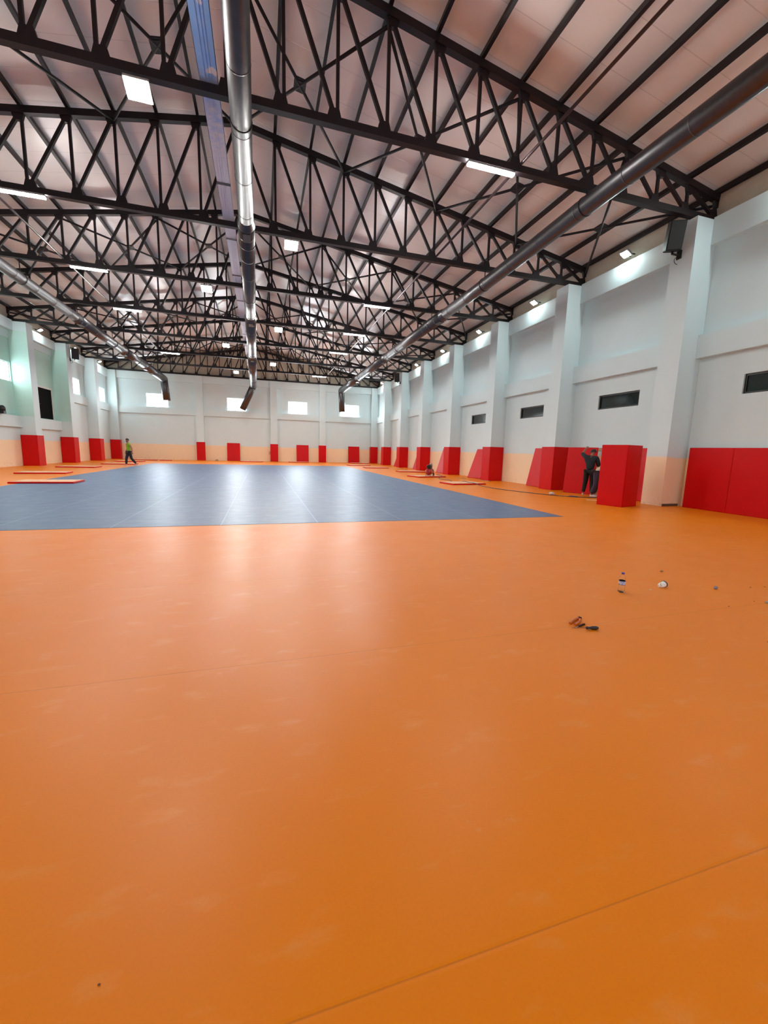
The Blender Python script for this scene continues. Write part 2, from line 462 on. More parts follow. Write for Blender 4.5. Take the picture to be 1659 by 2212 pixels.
# roof panels
zr = lambda x: ZRIDGE + .30 - SLOPE * abs(x - CX)
mb = MB()
for xe in (WR + .45, WL - .45):
    P = [(CX, YB - .3, zr(CX)), (xe, YB - .3, zr(xe)), (xe, YE + .3, zr(xe)), (CX, YE + .3, zr(CX))]
    P += [(x, y, z + .08) for x, y, z in P]
    mb.add(P, [(0, 1, 2, 3), (7, 6, 5, 4), (0, 4, 5, 1), (1, 5, 6, 2), (2, 6, 7, 3), (3, 7, 4, 0)])
struct(mb.build('ceiling', ROOF))

# ------------------------------------------------------------ roof trusses
def make_truss():
    t = thing('roof_truss', 'x', 'truss')
    z0 = 0.0   # local z is measured from the bottom chord centre
    tz = lambda k: ztop(k) - ZBC
    MB().bb((-12.93, -.075, -.075), (12.93, .075, .075)).build('bottom_chord', STEEL, t)
    for s in (-1, 1):
        MB().bar((0, 0, tz(0)), (s * 12.95, 0, tz(0) - SLOPE * 12.95), .15, .17).build('top_chord', STEEL, t)
    post = {}
    for k in range(-12, 13):
        x = k * PITCH
        MB().bar((x, 0, .06), (x, 0, tz(k) - .05), .066, .066, (0, 1, 0)).build('post', STEEL, t)
        if k != 0:
            ki = k - (1 if k > 0 else -1); s = 1 if k > 0 else -1
            MB().bar((ki * PITCH + s * .05, 0, tz(ki) - .08), (x - s * .05, 0, .10), .076, .076, (0, 1, 0)).build('diagonal', STEEL, t)
    for k in range(-12, 13):
        x = k * PITCH; s = (-1 if k > 0 else 1) * (0 if k == 0 else .07)
        MB().prism([(x - .15 + s, .07), (x + .15 + s, .07), (x + .10 + s, .25), (x - .10 + s, .25)], -.045, .045).build('gusset_plate', STEEL, t)
        g = MB().prism([(x - .15 - s, tz(k) - .06 - .0), (x + .15 - s, tz(k) - .06), (x + .09 - s, tz(k) - .25), (x - .09 - s, tz(k) - .25)][::-1], -.045, .045)
        g.build('gusset_plate', STEEL, t)
    return t
truss = make_truss()
TL = ['black steel roof truss nearest the camera, landing on the nearest right pillar',
      'second black roof truss from the camera, landing on the second pillar of the right wall',
      'third black roof truss from the camera, landing on the third pillar of the right wall',
      'fourth black roof truss from the camera, landing on the fourth right pillar',
      'fifth black roof truss, its left end on the nearest left pillar in view',
      'sixth black roof truss from the camera, above the far pair of loudspeakers',
      'seventh black roof truss, the last one before the far wall',
      'black roof truss standing directly on top of the far end wall']
for i in range(8):
    o = truss if i == 0 else copy_tree(truss)
    o.location = (CX, TY[i], ZBC); tag(o, TL[i], 'truss', 'roof trusses')

# purlins, lengthwise, one on each truss node
me = MB().bb((-.04, 0, 0), (.04, YE - YB - .1, .15)).mesh('roof_purlin', STEEL)
o = copy_tree(truss); o.location = (CX, TY[0] - BAY, ZBC)
tag(o, 'black steel roof truss over the viewer, outside the top of the photo', 'truss', 'roof trusses')
for k in range(-12, 13):
    o = put('roof_purlin', me, None, (CX + k * PITCH, YB + .05, ztop(k) + .085), (0, 0, 0))
    if k: o.rotation_euler = (0, math.atan(SLOPE) * (1 if k > 0 else -1), 0)
    side = 'right' if k > 0 else 'left'
    lb = 'dark steel purlin running along the roof ridge above the central duct' if k == 0 else \
        'dark lengthwise roof purlin, %s one out from the ridge on the %s slope' % (ORD[abs(k) - 1], side)
    tag(o, lb, 'purlin', 'roof purlins')

# crossed braces in the roof plane, every other bay
def brace(i, k, proto):
    """panel between nodes k and k+3, bays i"""
    xa, xb = k * PITCH, (k + 3) * PITCH; d = BAY
    za, zb = ztop(k) - ZRIDGE, ztop(k + 3) - ZRIDGE
    t = thing('cross_brace', 'x', 'brace', (CX, TY[i], ZRIDGE - .16))
    if proto:
        for ch in proto.children: c = ch.copy(); COL.objects.link(c); c.parent = t
    else:
        MB().tube([(xa, .08, za), (xb, d - .08, zb)], .038, 8).build('rod', STEEL, t)
        MB().tube([(xb, .08, zb), (xa, d - .08, za)], .038, 8).build('rod', STEEL, t)
        c = V(((xa + xb) / 2, d / 2, (za + zb) / 2))
        a = math.atan(SLOPE) * (1 if k >= 0 else -1)
        MB().box(c, (.30, .30, .05), (0, a, 0)).box(c, (.2, .42, .03), (0, a, 0)).build('hub_plate', STEEL, t)
    return t
protos = {}
for i in (0, 2, 4, 6):
    for k in (-12, -9, -6, -3, 0, 3, 6, 9):
        t = brace(i, k, protos.get(k)); protos.setdefault(k, t)
        n = (k // 3) if k >= 0 else (-k // 3 - 1)
        tag(t, 'dark crossed roof brace behind the %s truss, %s panel %s of the ridge' % (ORD[i], ORD[n], 'right' if k >= 0 else 'left'), 'brace', 'roof cross braces')

# ------------------------------------------------------------ services under the roof
def duct(name, label, path, steps, drop, brk=None):
    """path: list of (x, y, z); steps: (y_from, radius)"""
    t = thing(name, label, 'duct', path[0], (0, 0, 0), 'air ducts'); o = V(path[0])
    def at(y):
        for a, b in zip(path, path[1:]):
            if a[1] <= y <= b[1] + 1e-6:
                u = (y - a[1]) / (b[1] - a[1]); return V(a).lerp(V(b), u)
        return V(path[-1])
    for j, (ya, r) in enumerate(steps):
        yb = steps[j + 1][0] if j + 1 < len(steps) else path[-1][1]
        ys = [ya] + [p[1] for p in path if ya < p[1] < yb] + [yb]
        pts = [at(y) - o for y in ys]
        m = MB().tube(pts, r, 28)
        # standing seams of the spiral duct
        y = ya + .6
        while y < yb - .2:
            c = at(y) - o; m.tube([c - V((0, .012, 0)), c + V((0, .012, 0))], r + .004, 28); y += 1.5
        m.build('duct_section', GALV, t)
        if j:
            rp = steps[j - 1][1]; c = at(ya) - o
            MB().tube([c - V((0, .28, 0)), c - V((0, .26, 0)), c, c + V((0, .02, 0))], [rp, rp + .006, r + .006, r + .016], 28).build('reducer_collar', GALV, t)
            MB().bb((c.x - .10, c.y + .12, c.z - r - .012), (c.x + .10, c.y + .62, c.z - r + .05)).build('air_grille', BLACK, t)
    a = V(path[-1]) - o; r = steps[-1][1]; e = V(drop) - o
    MB().tube([a - V((0, .05, 0)), a + V((0, r * .5, 0)), a + (e - a) * .15 + V((0, r * .3, 0)), e], r, 28, caps=True).build('down_duct', GALV, t)
    for yh in TY:
        if path[0][1] < yh < path[-1][1]:
            c = at(yh) - o; rr = [r_ for y_, r_ in steps if y_ <= yh][-1]
            MB().bar((c.x, c.y, c.z + rr * .9), (c.x, c.y, ZBC - .06 - o.z), .03, .012, (0, 1, 0)).tube([(c.x, c.y - .02, c.z), (c.x, c.y + .02, c.z)], rr + .012, 28).build('hanger_strap', STEEL, t)
    return t
duct('ventilation_duct', 'round galvanised duct hanging along the middle of the hall, beside the cable tray',
     [(-.20, YB + .1, 7.78), (-.25, 8, 7.76), (-.36, 20, 7.68), (-.62, 42.6, 7.28)],
     [(YB + .1, .20), (13.3, .235), (21.9, .27), (29.9, .31)], (-1.7, 42.9, 5.0))
duct('ventilation_duct', 'round galvanised duct running along the right side of the roof, past the first right pillar',
     [(8.0, YB + .1, 7.76), (8.0, 9, 7.72), (8.0, 15, 7.58), (8.0, 42.6, 7.42)],
     [(YB + .1, .22), (18.0, .25), (27, .28), (35, .31)], (8.1, 42.7, 5.25))
duct('ventilation_duct', 'round galvanised duct running along the left side of the roof to the far left window',
     [(-8.4, YB + .1, 7.36), (-8.4, 42.6, 7.36)],
     [(YB + .1, .20), (24.2, .24), (31, .28), (36, .31)], (-8.25, 42.7, 5.45))

# cable tray lying on the bottom chords
t = thing('cable_tray', 'pale blue and grey steel cable tray lying on the trusses left of the central duct', 'cable tray', (-.82, YB + .1, ZBC + .09))
LN = YF - YB - .2
mb = MB().bb((-.165, 0, 0), (.165, LN, .008)).bb((-.165, 0, 0), (-.157, LN, .06)).bb((.157, 0, 0), (.165, LN, .06))
for x in (-.06, .0, .05): mb.bb((x - .006, 0, -.006), (x + .006, LN, .0))
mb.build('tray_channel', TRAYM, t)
m2 = MB()
for k, y in enumerate(range(0, int(LN), 3)): m2.bb((-.17, y + .4, -.010), (.17, y + .5, -.002))
m2.build('joint_strips', GALV, t)
# thin conduits
PIPEM = simple('dark_pipe_paint', srgb(62, 50, 52), .3, .3)
for x, lb in ((6.02, 'thin grey steel conduit lying on the trusses right of the central duct'), (-7.0, 'thin grey steel conduit lying on the trusses at the left')):
    tag(MB().tube([(x, YB + .1, 8.25), (x, YF - 5, 8.25)], .034, 10).build('steel_conduit', PIPEM), lb, 'pipe')

# ------------------------------------------------------------ lamps
def led_bar():
    t = thing('led_bar_lamp', 'x', 'lamp')
    MB().bb((-.61, -.06, -.035), (.61, .06, .0)).build('lamp_housing', GREYH, t, bevel=.006)
    MB().bb((-.60, -.052, -.075), (.60, .052, -.035)).build('lamp_diffuser', LED, t)
    return t
bar0 = led_bar(); first = True
BARS = [(5.26, 0, 'bright white LED bar lamp under the nearest truss, at the right'), (5.25, 2, 'white LED bar lamp under the third truss, right of the central duct'),
        (5.26, 3, 'white LED bar lamp under the fourth truss, right of the central duct'), (5.24, 4, 'small white LED bar lamp under the fifth truss on the right'),
        (5.24, 6, 'small white LED bar lamp under the last truss before the far wall'), (-6.12, 1, 'long white LED bar lamp at the left edge, under the second truss'),
        (-6.19, 2, 'white LED bar lamp under the third truss, at the left'), (-6.24, 3, 'white LED bar lamp under the fourth truss, at the left'),
                  (-6.2, 5, 'small white LED bar lamp under the sixth truss, at the left by the duct')]
for x, i, lb in BARS:
    o = bar0 if first else copy_tree(bar0); first = False
    o.location = (x, TY[0] + i * BAY, ZBC - .075); tag(o, lb, 'lamp', 'LED bar lamps under the trusses')
def high_bay():
    t = thing('high_bay_lamp', 'x', 'lamp')
    MB().bb((-.012, -.012, -.14), (.012, .012, 0)).bb((-.2, -.012, -.15), (.2, .012, -.13)).build('lamp_bracket', STEEL, t)
    M = (R(-24), 0, 0)
    MB().box((0, 0, -.20), (.42, .36, .06), M).build('lamp_housing', GREYH, t)
    MB().box(V((0, 0, -.20)) + Euler(M).to_matrix() @ V((0, 0, -.037)), (.37, .32, .014), M).build('lamp_lens', PEND, t)
    return t
hb = high_bay(); first = True
HB = [(-2.04, 0, 'large glaring square lamp hanging under the nearest truss, left of the cable tray'), (1.03, 1, 'square white lamp under the second truss, right of the central duct'),
      (-2.04, 2, 'square white lamp under the third truss, left of the cable tray'), (1.02, 3, 'small square lamp under the fourth truss, right of the central duct'),
      (-2.05, 4, 'small square lamp under the fifth truss, left of the central duct'), (1.0, 5, 'tiny square lamp under the sixth truss, right of the central duct'),
            (-1.98, 6, 'tiny square lamp under the seventh truss, left of the central duct')]
for x, i, lb in HB:
    o = hb if first else copy_tree(hb); first = False
    o.location = (x, TY[0] + i * BAY, ZBC - .075); tag(o, lb, 'lamp', 'square lamps under the trusses')
def wall_flood():
    """built facing +x; local z down-tilted"""
    t = thing('wall_floodlight', 'x', 'floodlight')
    M = (0, R(60), 0)
    MB().box((0, 0, 0), (.07, .32, .26), M).build('lamp_housing', GREYH, t)
    MB().box(Euler(M).to_matrix() @ V((.042, 0, 0)), (.014, .26, .16), M).build('lamp_glass', FLOOD, t)
    MB().bb((-.30, -.10, -.02), (-.03, -.07, .01)).bb((-.30, .07, -.02), (-.03, .10, .01)).build('mounting_arm', STEEL, t)
    return t
wf = wall_flood(); first = True
for s, rng in ((1, range(-2, 7)), (-1, range(-2, 7))):
    for i in rng:
        o = wf if first else copy_tree(wf); first = False
        o.location = (12.03 if s > 0 else -13.08, Y0 + .34 + (i + .5) * BAY, 8.3)
        o.rotation_euler = (0, 0, pi if s > 0 else 0)
        if s > 0 and i < 0: lb = 'wall floodlight behind the viewer, outside the photo, above the right wall, ' + ('near' if i == -1 else 'far')
        elif s > 0: lb = 'white wall floodlight above the right wall, %s one from the camera' % ORD[i]
        elif i >= 4: lb = 'white wall floodlight above the left wall, %s one from the left edge of the photo' % ORD[i - 4]
        else: lb = 'wall floodlight above the gallery, outside the left edge, bay %s' % ORD[i + 2]
        tag(o, lb, 'floodlight', 'wall floodlights')

# loudspeakers on pillar brackets
def speaker():
    t = thing('loudspeaker', 'x', 'loudspeaker')
    # local: wall at +x side, cabinet hangs off it; front faces -y / -x
    M = (R(14), 0, R(-28))
    c = V((-.34, 0, 0))
    Mm = Euler(M).to_matrix()
    prof = [(-.20, -.16), (.20, -.16), (.20, .06), (.12, .18), (-.12, .18), (-.20, .06)]   # plan of the cabinet
    z0, z1 = -.36, .36
    P = [c + Mm @ V((x, y, z)) for z in (z0, z1) for x, y in prof]; n = 6
    MB().add(P, [tuple(range(n))[::-1], tuple(range(n, 2 * n))] + [(i, (i + 1) % n, (i + 1) % n + n, i + n) for i in range(n)]).build('speaker_cabinet', simple('speaker_shell', srgb(9, 10, 10), .5, spec=.3), t, bevel=.012)
    g = MB(); g.box(c + Mm @ V((0, -.168, 0)), (.36, .016, .66), M)
    g.build('speaker_grille', simple('speaker_grille_mesh', srgb(16, 17, 17), .6, nscale=60, bump=.4), t)
    MB().bar((0, .05, -.42), (-.28, .05, -.42), .05, .03).bb((-.03, -.02, -.52), (0, .12, -.30)).bar((-.28, .05, -.43), (-.28, .05, -.30), .04, .04).build('wall_bracket', BLACK, t)
    pts = [V((-.02, .09, -.46)) + V((-.11 * sin(a), 0, -.09 * (1 - cos(a)) - .0)) for a in [k * pi / 8 for k in range(17)]]
    MB().tube(pts, .008, 8).tube([(-.015, .1, -.45), (-.012, .1, .1), (-.01, .06, .35), (-.01, -.06, .52)], .010, 8).build('speaker_cable', BLACK, t)
    return t
sp = speaker()
sp.location = (XR, Y0 + .36, 7.60); tag(sp, 'black loudspeaker with looped cable, on the nearest right pillar under the truss end', 'loudspeaker', 'loudspeakers')
o = copy_tree(sp); o.location = (XR, Y0 + 5 * BAY + .3, 7.62); tag(o, 'small black loudspeaker high on a far pillar of the right wall, beside a floodlight', 'loudspeaker', 'loudspeakers')
o = copy_tree(sp); o.location = (XL, Y0 + 5 * BAY + .5, 7.50); o.scale = (-1, 1, 1)
tag(o, 'small black loudspeaker high on the left wall, on the pillar past the gallery door', 'loudspeaker', 'loudspeakers')

# ------------------------------------------------------------ red pads
PH = 1.78; PT = .05
def pad_block(mb, c, d): mb.box(c, d); return mb
def column_pad(label, x0, x1, y0, sides, toward):
    """U pad around a right (toward=-1) or left (toward=+1) pillar whose hall face is x0 and wall side x1"""
    t = thing('column_pad', label, 'pad', ((x0 + x1) / 2, y0 + CW / 2, 0), (0, 0, 0), 'red pads around the pillars')
    w = CW / 2 + PT; xf = x0 - (x0 + x1) / 2; xb = x1 - (x0 + x1) / 2; s = toward
    MB().bb((xf + s * PT, -w, 0), (xf, w, PH)).build('front_panel', RED, t, bevel=.012)
    MB().bb((xf, -w, 0), (xb, -w + PT - .002, PH)).build('side_panel', RED, t, bevel=.012)
    MB().bb((xf, w - PT + .002, 0), (xb, w, PH)).build('side_panel', RED, t, bevel=.012)
    return t
for i in range(1, 7):
    column_pad('red vinyl pad wrapped round the foot of the %s right pillar from the camera' % ORD[i], XR, PX - .02, Y0 + i * BAY, 2, -1)
column_pad('red pad round the corner pillar where right and far walls meet', XR, PX - .02, YF - .2, 1, -1).scale = (1, .55, 1)
for i in range(4, 7):
    column_pad('red vinyl pad round the %s left wall pillar from the left edge' % ORD[i - 4], XL, PXL + .02, Y0 + i * BAY, 2, 1)
column_pad('red pad round the corner pillar where left and far walls meet', XL, PXL + .02, YF - .2, 1, 1).scale = (1, .55, 1)
for (a, b), lb in zip(fc, ('red pad on the leftmost pillar of the far wall', 'red pad on the middle pillar of the far wall, beside a cable loop', 'red pad on the rightmost free pillar of the far wall')):
    t = thing('column_pad', lb, 'pad', ((a + b) / 2, YF, 0), (0, 0, 0), 'red pads on the far pillars')
    w = (b - a) / 2
    MB().bb((-w - PT, -PT, 0), (w + PT, 0, PH)).build('front_panel', RED, t, bevel=.01)
    MB().bb((-w - PT, 0, 0), (-w, .19, PH)).build('side_panel', RED, t); MB().bb((w, 0, 0), (w + PT, .19, PH)).build('side_panel', RED, t)

def wall_pad(label, group, loc, rot, L=1.2, H=1.77):
    """upright pad, local x = width, y = thickness (vinyl front at -y), base at z=0"""
    t = thing('wall_pad', label, 'pad', loc, rot, group)
    mb = MB().bb((-L / 2, -.05, 0), (L / 2, 0, H))
    mb.build('vinyl_cover', RED, t, bevel=.014)
    MB().bb((-L / 2 + .03, .0, .03), (L / 2 - .03, .012, H - .03)).build('plywood_back', PLY, t)
    return t
G1 = 'red wall pads fixed or leaning on the right wall'
# fixed run at the right edge of the photo
for j in range(3):
    y = 9.10 - 1.2 * j
    wall_pad(['tall red wall pad beside the bare nearest pillar', 'tall red wall pad cut by the right edge of the photo', 'tall red wall pad just outside the right edge'][j], G1, (WR + .06, y - .6, 0), (0, 0, -pi / 2), 1.195)
# leaning ones: (Y centre, bottom x, turn, label)
def lean(y, xb, lb, turn=0, L=1.2, g=G1, xt=PX - .03):
    a = math.asin(min(.9, (xt - xb) / 1.77))
    o = wall_pad(lb, g, (xb + .03, y, 0), (0, 0, 0), L)
    o.rotation_euler = (Matrix.Rotation(-pi / 2 + turn, 3, 'Z') @ Matrix.Rotation(-a, 3, 'X')).to_euler()
    return o
lean(12.92, 11.70, 'red pad stood upright by the wall behind the worker in the dark shirt', R(24), 1.12, xt=11.86)
lean(11.0, 12.02, 'red pad leaning on the wall, mostly hidden behind the loose box pad', 0, 1.4)
lean(15.83, 11.93, 'red pad leaning on the wall just past the second right pillar')
lean(20.98, 11.68, 'red pad leaning well out from the wall behind the third right pillar', R(8))
lean(25.95, 11.78, 'red pad leaning on the wall just past the fourth right pillar')
lean(30.6, 11.78, 'red pad leaning on the wall just past the fifth right pillar')
lean(35.5, 11.74, 'red pad leaning on the wall just past the sixth right pillar')
lean(40.35, 11.86, 'red pad leaning on the wall near the far right corner')
for (a, b), lb in zip([(-3.27, -2.05), (3.55, 4.80), (9.06, 10.30)], ('red pad leaning on the far wall under the second window from the left', 'red pad leaning on the far wall under the third window from the left', 'red pad leaning on the far wall under the rightmost window')):
    o = wall_pad(lb, 'red pads leaning on the far wall', ((a + b) / 2, FP - .22, 0), (R(-4.5), 0, 0), b - a)
# loose U pad standing on the floor
t = thing('loose_box_pad', 'tall red U-shaped pillar pad standing loose on the floor beside the two workers', 'pad', (9.955, 9.20, 0), (0, 0, R(15)))
MB().bb((0, 0, 0), (PT, .76, PH + .01)).build('side_panel', RED, t, bevel=.014)
MB().bb((PT - .002, 0, 0), (.80, PT, PH + .01)).build('front_panel', RED, t, bevel=.014)
MB().bb((.75, PT, 0), (.80, .76, PH + .01)).build('side_panel', RED, t, bevel=.014)
MB().bb((PT, PT, .02), (.75, PT + .012, PH - .02)).build('plywood_back', PLY, t)

# pads lying face down on the floor: near edge from a to b (world x,y), depth, label
def flat(ax, ay, bx, by, dep, lb, g):
    L = math.hypot(bx - ax, by - ay); an = math.atan2(by - ay, bx - ax)
    t = thing('floor_pad', lb, 'pad', (ax, ay, .004), (0, 0, an), g)
    MB().bb((0, 0, 0), (L, dep, .055)).build('vinyl_cover', RED, t, bevel=.014)
    MB().bb((.05, .05, .055), (L - .05, dep - .05, .066)).build('plywood_back', PLY, t)
    return t
GL = 'red pads lying flat along the left side'; GR = 'red pads lying flat along the right side'
flat(-8.22, 16.74, -6.33, 16.78, 1.05, 'flat red pad with pale back, nearest of those at the left, overlapping the court', GL)
flat(-10.40, 21.7, -8.52, 21.9, 1.05, 'flat red pad on the left orange border, second from the camera', GL)
flat(-11.2, 27.5, -9.25, 27.4, 1.05, 'flat red pad on the left orange border, third from the camera', GL)
flat(-10.45, 32.1, -8.45, 32.1, 1.05, 'flat red pad behind the feet of the walking man in green', GL)
flat(-11.2, 37.3, -9.23, 37.3, 1.05, 'flat red pad behind the walking man, near the left corner', GL)
flat(-10.87, 41.4, -9.1, 41.6, 1.05, 'flat red pad lying by the far left corner wall', GL)
flat(-8.8, 41.2, -7.8, 41.4, 1.2, 'short flat red pad near the far wall, right of the walking man', GL)
flat(-1.95, 41.5, .13, 41.4, 1.05, 'thin flat pad on the floor before the far wall, right of the leaning pad', 'flat pads by the far wall')
flat(2.57, 42.1, 4.6, 41.9, 1.05, 'thin flat pad on the floor before the middle of the far wall', 'flat pads by the far wall')
flat(7.59, 36.2, 9.58, 36.3, 1.05, 'flat red pad right of the court end, third from the right corner', GR)
flat(7.97, 31.9, 9.93, 31.8, 1.05, 'flat red pad right of the court, before the fifth pillar', GR)
flat(8.85, 41.6, 10.8, 41.4, 1.05, 'flat red pad in the far right corner area', GR)
flat(9.07, 26.46, 11.0, 26.4, 1.05, 'flat red pad on the floor behind the air compressor', GR)
comp_pad = flat(8.35, 21.1, 10.23, 21.6, 1.15, 'flat red pad that carries the red air compressor', GR)
flat(8.18, 16.45, 9.97, 16.72, 1.15, 'flat red pad nearest the camera on the right, the black hose over it', GR)
def plank(x, y, L, a, lb): tag(MB().bb((-L / 2, -.05, 0), (L / 2, .05, .02)).build('timber_batten', WOOD, None, (x, y, .002), (0, 0, a)), lb, 'plank')
plank(10.62, 20.5, .75, R(-62), 'short brown batten on the floor between compressor and leaning pad')
plank(10.7, 30.9, .75, R(-45), 'short brown batten on the floor far along the right side')
plank(11.28, 18.95, .5, R(-60), 'brown timber scrap at the foot of the third right pillar pad')
tag(MB().bb((-.02, -1.25, -.06), (0, 1.25, .06)).build('wall_batten', WOOD, None, (PX, 11.9, 1.70)), 'brown horizontal batten on the wall at pad-top height behind the workers', 'plank')
tag(MB().bb((-.02, -1.25, -.05), (0, 1.25, .05)).build('wall_batten', WOOD, None, (PX, 11.9, .13)), 'brown horizontal batten low on the wall behind the workers', 'plank')

# ------------------------------------------------------------ air compressor on its pad
def smooth_path(pts, n=6):
    out = []; P = [V(p) for p in pts]; P = [P[0]] + P + [P[-1]]
    for i in range(1, len(P) - 2):
        for k in range(n):
            t = k / n; a, b, c, d = P[i - 1], P[i], P[i + 1], P[i + 2]
            out.append(.5 * ((2 * b) + (-a + c) * t + (2 * a - 5 * b + 4 * c - d) * t * t + (-a + 3 * b - 3 * c + d) * t ** 3))
    out.append(P[-2]); return out
REDP = simple('red_enamel', srgb(150, 16, 18), .22, .2, coat=.4)
cx, cy = 9.22, 21.65
t = thing('air_compressor', 'small red tank air compressor with black motor, standing on a flat red pad', 'compressor', (cx, cy, .07), (0, 0, R(48)))
prof = [(.0, -.36), (.10, -.345), (.165, -.30), (.185, -.24), (.185, .24), (.165, .30), (.10, .345), (.0, .36)]
MB().lathe(prof, 24, 0, (0, 0, .24), Matrix.Rotation(pi / 2, 3, 'Y')).build('tank', REDP, t)
MB().lathe([(.10, -.14), (.115, -.12), (.115, .12), (.10, .14)], 20, 0, (-.10, 0, .53), Matrix.Rotation(pi / 2, 3, 'Y')).bb((-.22, -.09, .39), (.16, .09, .43)).build('motor', BLACK, t)
m = MB().bb((.04, -.07, .43), (.18, .07, .62))
for k in range(6): m.bb((.03, -.085, .45 + k * .028), (.19, .085, .46 + k * .028))
m.lathe([(.05, .62), (.055, .68), (.04, .70)], 14, 0, (.11, 0, 0)).build('cylinder_head', GREYH, t)
MB().tube(smooth_path([(.30, 0, .36), (.36, 0, .45), (.37, 0, .62), (.33, 0, .68), (.22, 0, .69)]), .014, 8).build('handle', BLACK, t)
for x, y in ((-.22, .13), (-.22, -.13)): MB().bar((x, y * .8, .14), (x, y, 0), .03, .02).build('foot', REDP, t)
for y in (.17, -.17): MB().lathe([(.085, -.02), (.09, 0), (.085, .02)], 18, 0, (.22, y, .09), Matrix.Rotation(pi / 2, 3, 'X')).build('wheel', BLACK, t)
MB().lathe([(.03, 0), (.03, .015)], 14, 0, (.27, -.10, .43)).build('pressure_gauge', WHITEM, t)
hose = smooth_path([(9.50, 21.35, .17), (9.75, 21.12, .10), (9.30, 20.55, .015), (9.15, 19.8, .012), (9.34, 19.2, .012), (9.05, 18.5, .012), (9.2, 18.0, .012), (9.27, 17.62, .085), (9.25, 17.0, .085), (9.3, 16.5, .075), (9.3, 15.95, .012), (9.25, 14.9, .012),
                    (9.45, 13.9, .012), (9.72, 13.0, .012), (10.1, 12.2, .012), (10.5, 11.75, .012), (11.0, 11.5, .012), (11.5, 11.3, .012), (12.05, 11.2, .012)])
tag(MB().tube(hose, .012, 8).build('air_hose', simple('hose_rubber', srgb(52, 48, 72), .5)), 'long dark hose from the compressor along the right side to the workers', 'hose')
tag(MB().tube(smooth_path([(10.42, 11.86, .02), (10.53, 11.77, .022), (10.64, 11.68, .02)]), .018, 10).build('hose_coupling', simple('blue_plastic', srgb(52, 58, 130), .4)), 'dark blue connector lying on the hose near the workers', 'connector')
m = MB(); m.ball((0, 0, .05), (.11, .08, .05), 12, 0, .25)
tag(m.build('plastic_wrap', simple('clear_crumpled_plastic', srgb(226, 226, 232), .2), None, (10.22, 12.5, 0)), 'small crumpled white plastic on the floor beside the hose', 'plastic')
tag(MB().bb((-.16, -.035, 0), (.16, .035, .012)).build('wood_scrap', simple('pale_wood', srgb(236, 208, 170), .6), None, (10.45, 10.85, .0), (0, 0, R(-38))), 'pale wood sliver on the floor left of the loose box pad', 'scrap')
tag(MB().tube(smooth_path([(1.0 - .18 + .07 * sin(a), YF - .03, .85 + .14 * cos(a)) for a in [k * pi / 4 for k in range(9)]] + [(.93, YF - .03, 1.0), (.93, YF + .1, 1.0)]), .012, 8).build('wall_cable', BLACK),
    'black loop of cable hanging on the far wall beside the middle pillar pad', 'cable')
tag(MB().bb((-.14, -.1, 0), (.14, .1, .1)).bb((-.05, -.1, .1), (.1, .05, .16)).build('debris_box', WOOD, None, (-4.15, YF - 1.0, 0)), 'little brown lump of rubble before the far wall, right of the left far pillar', 'debris')
m = MB(); m.ball((0, 0, 0), (.16, .16, .20), 14).bb((-.12, -.12, -.25), (.12, .12, -.1))
tag(m.build('gallery_bundle', BLACK, None, (-13.12, 27.0, 3.09)), 'black bundle on the gallery ledge at the left edge', 'bundle')

# ------------------------------------------------------------ people
def skin(name, nodes, edges, mat, parent, sub=2, extra=None):
    names = list(nodes); idx = {n: i for i, n in enumerate(names)}
    me = bpy.data.meshes.new(name); me.from_pydata([nodes[n][:3] for n in names], [(idx[a], idx[b]) for a, b in edges], [])
    ob = bpy.data.objects.new(name + '_tmp', me); COL.objects.link(ob)
    md = ob.modifiers.new('s', 'SKIN'); md.use_smooth_shade = True; md.branch_smoothing = .4
    for i, n in enumerate(names):
        r = nodes[n][3]; sv = me.skin_vertices[0].data[i]
        sv.radius = (r, nodes[n][4] if len(nodes[n]) > 4 else r); sv.use_root = (i == 0)
    sb = ob.modifiers.new('b', 'SUBSURF'); sb.levels = sub; sb.render_levels = sub
    dg = bpy.context.evaluated_depsgraph_get(); dg.update()
    nm = bpy.data.meshes.new_from_object(ob.evaluated_get(dg)); nm.materials.clear(); nm.materials.append(mat)
    for p in nm.polygons: p.use_smooth = True
    bpy.data.objects.remove(ob, do_unlink=True)
    return put(name, nm, parent)
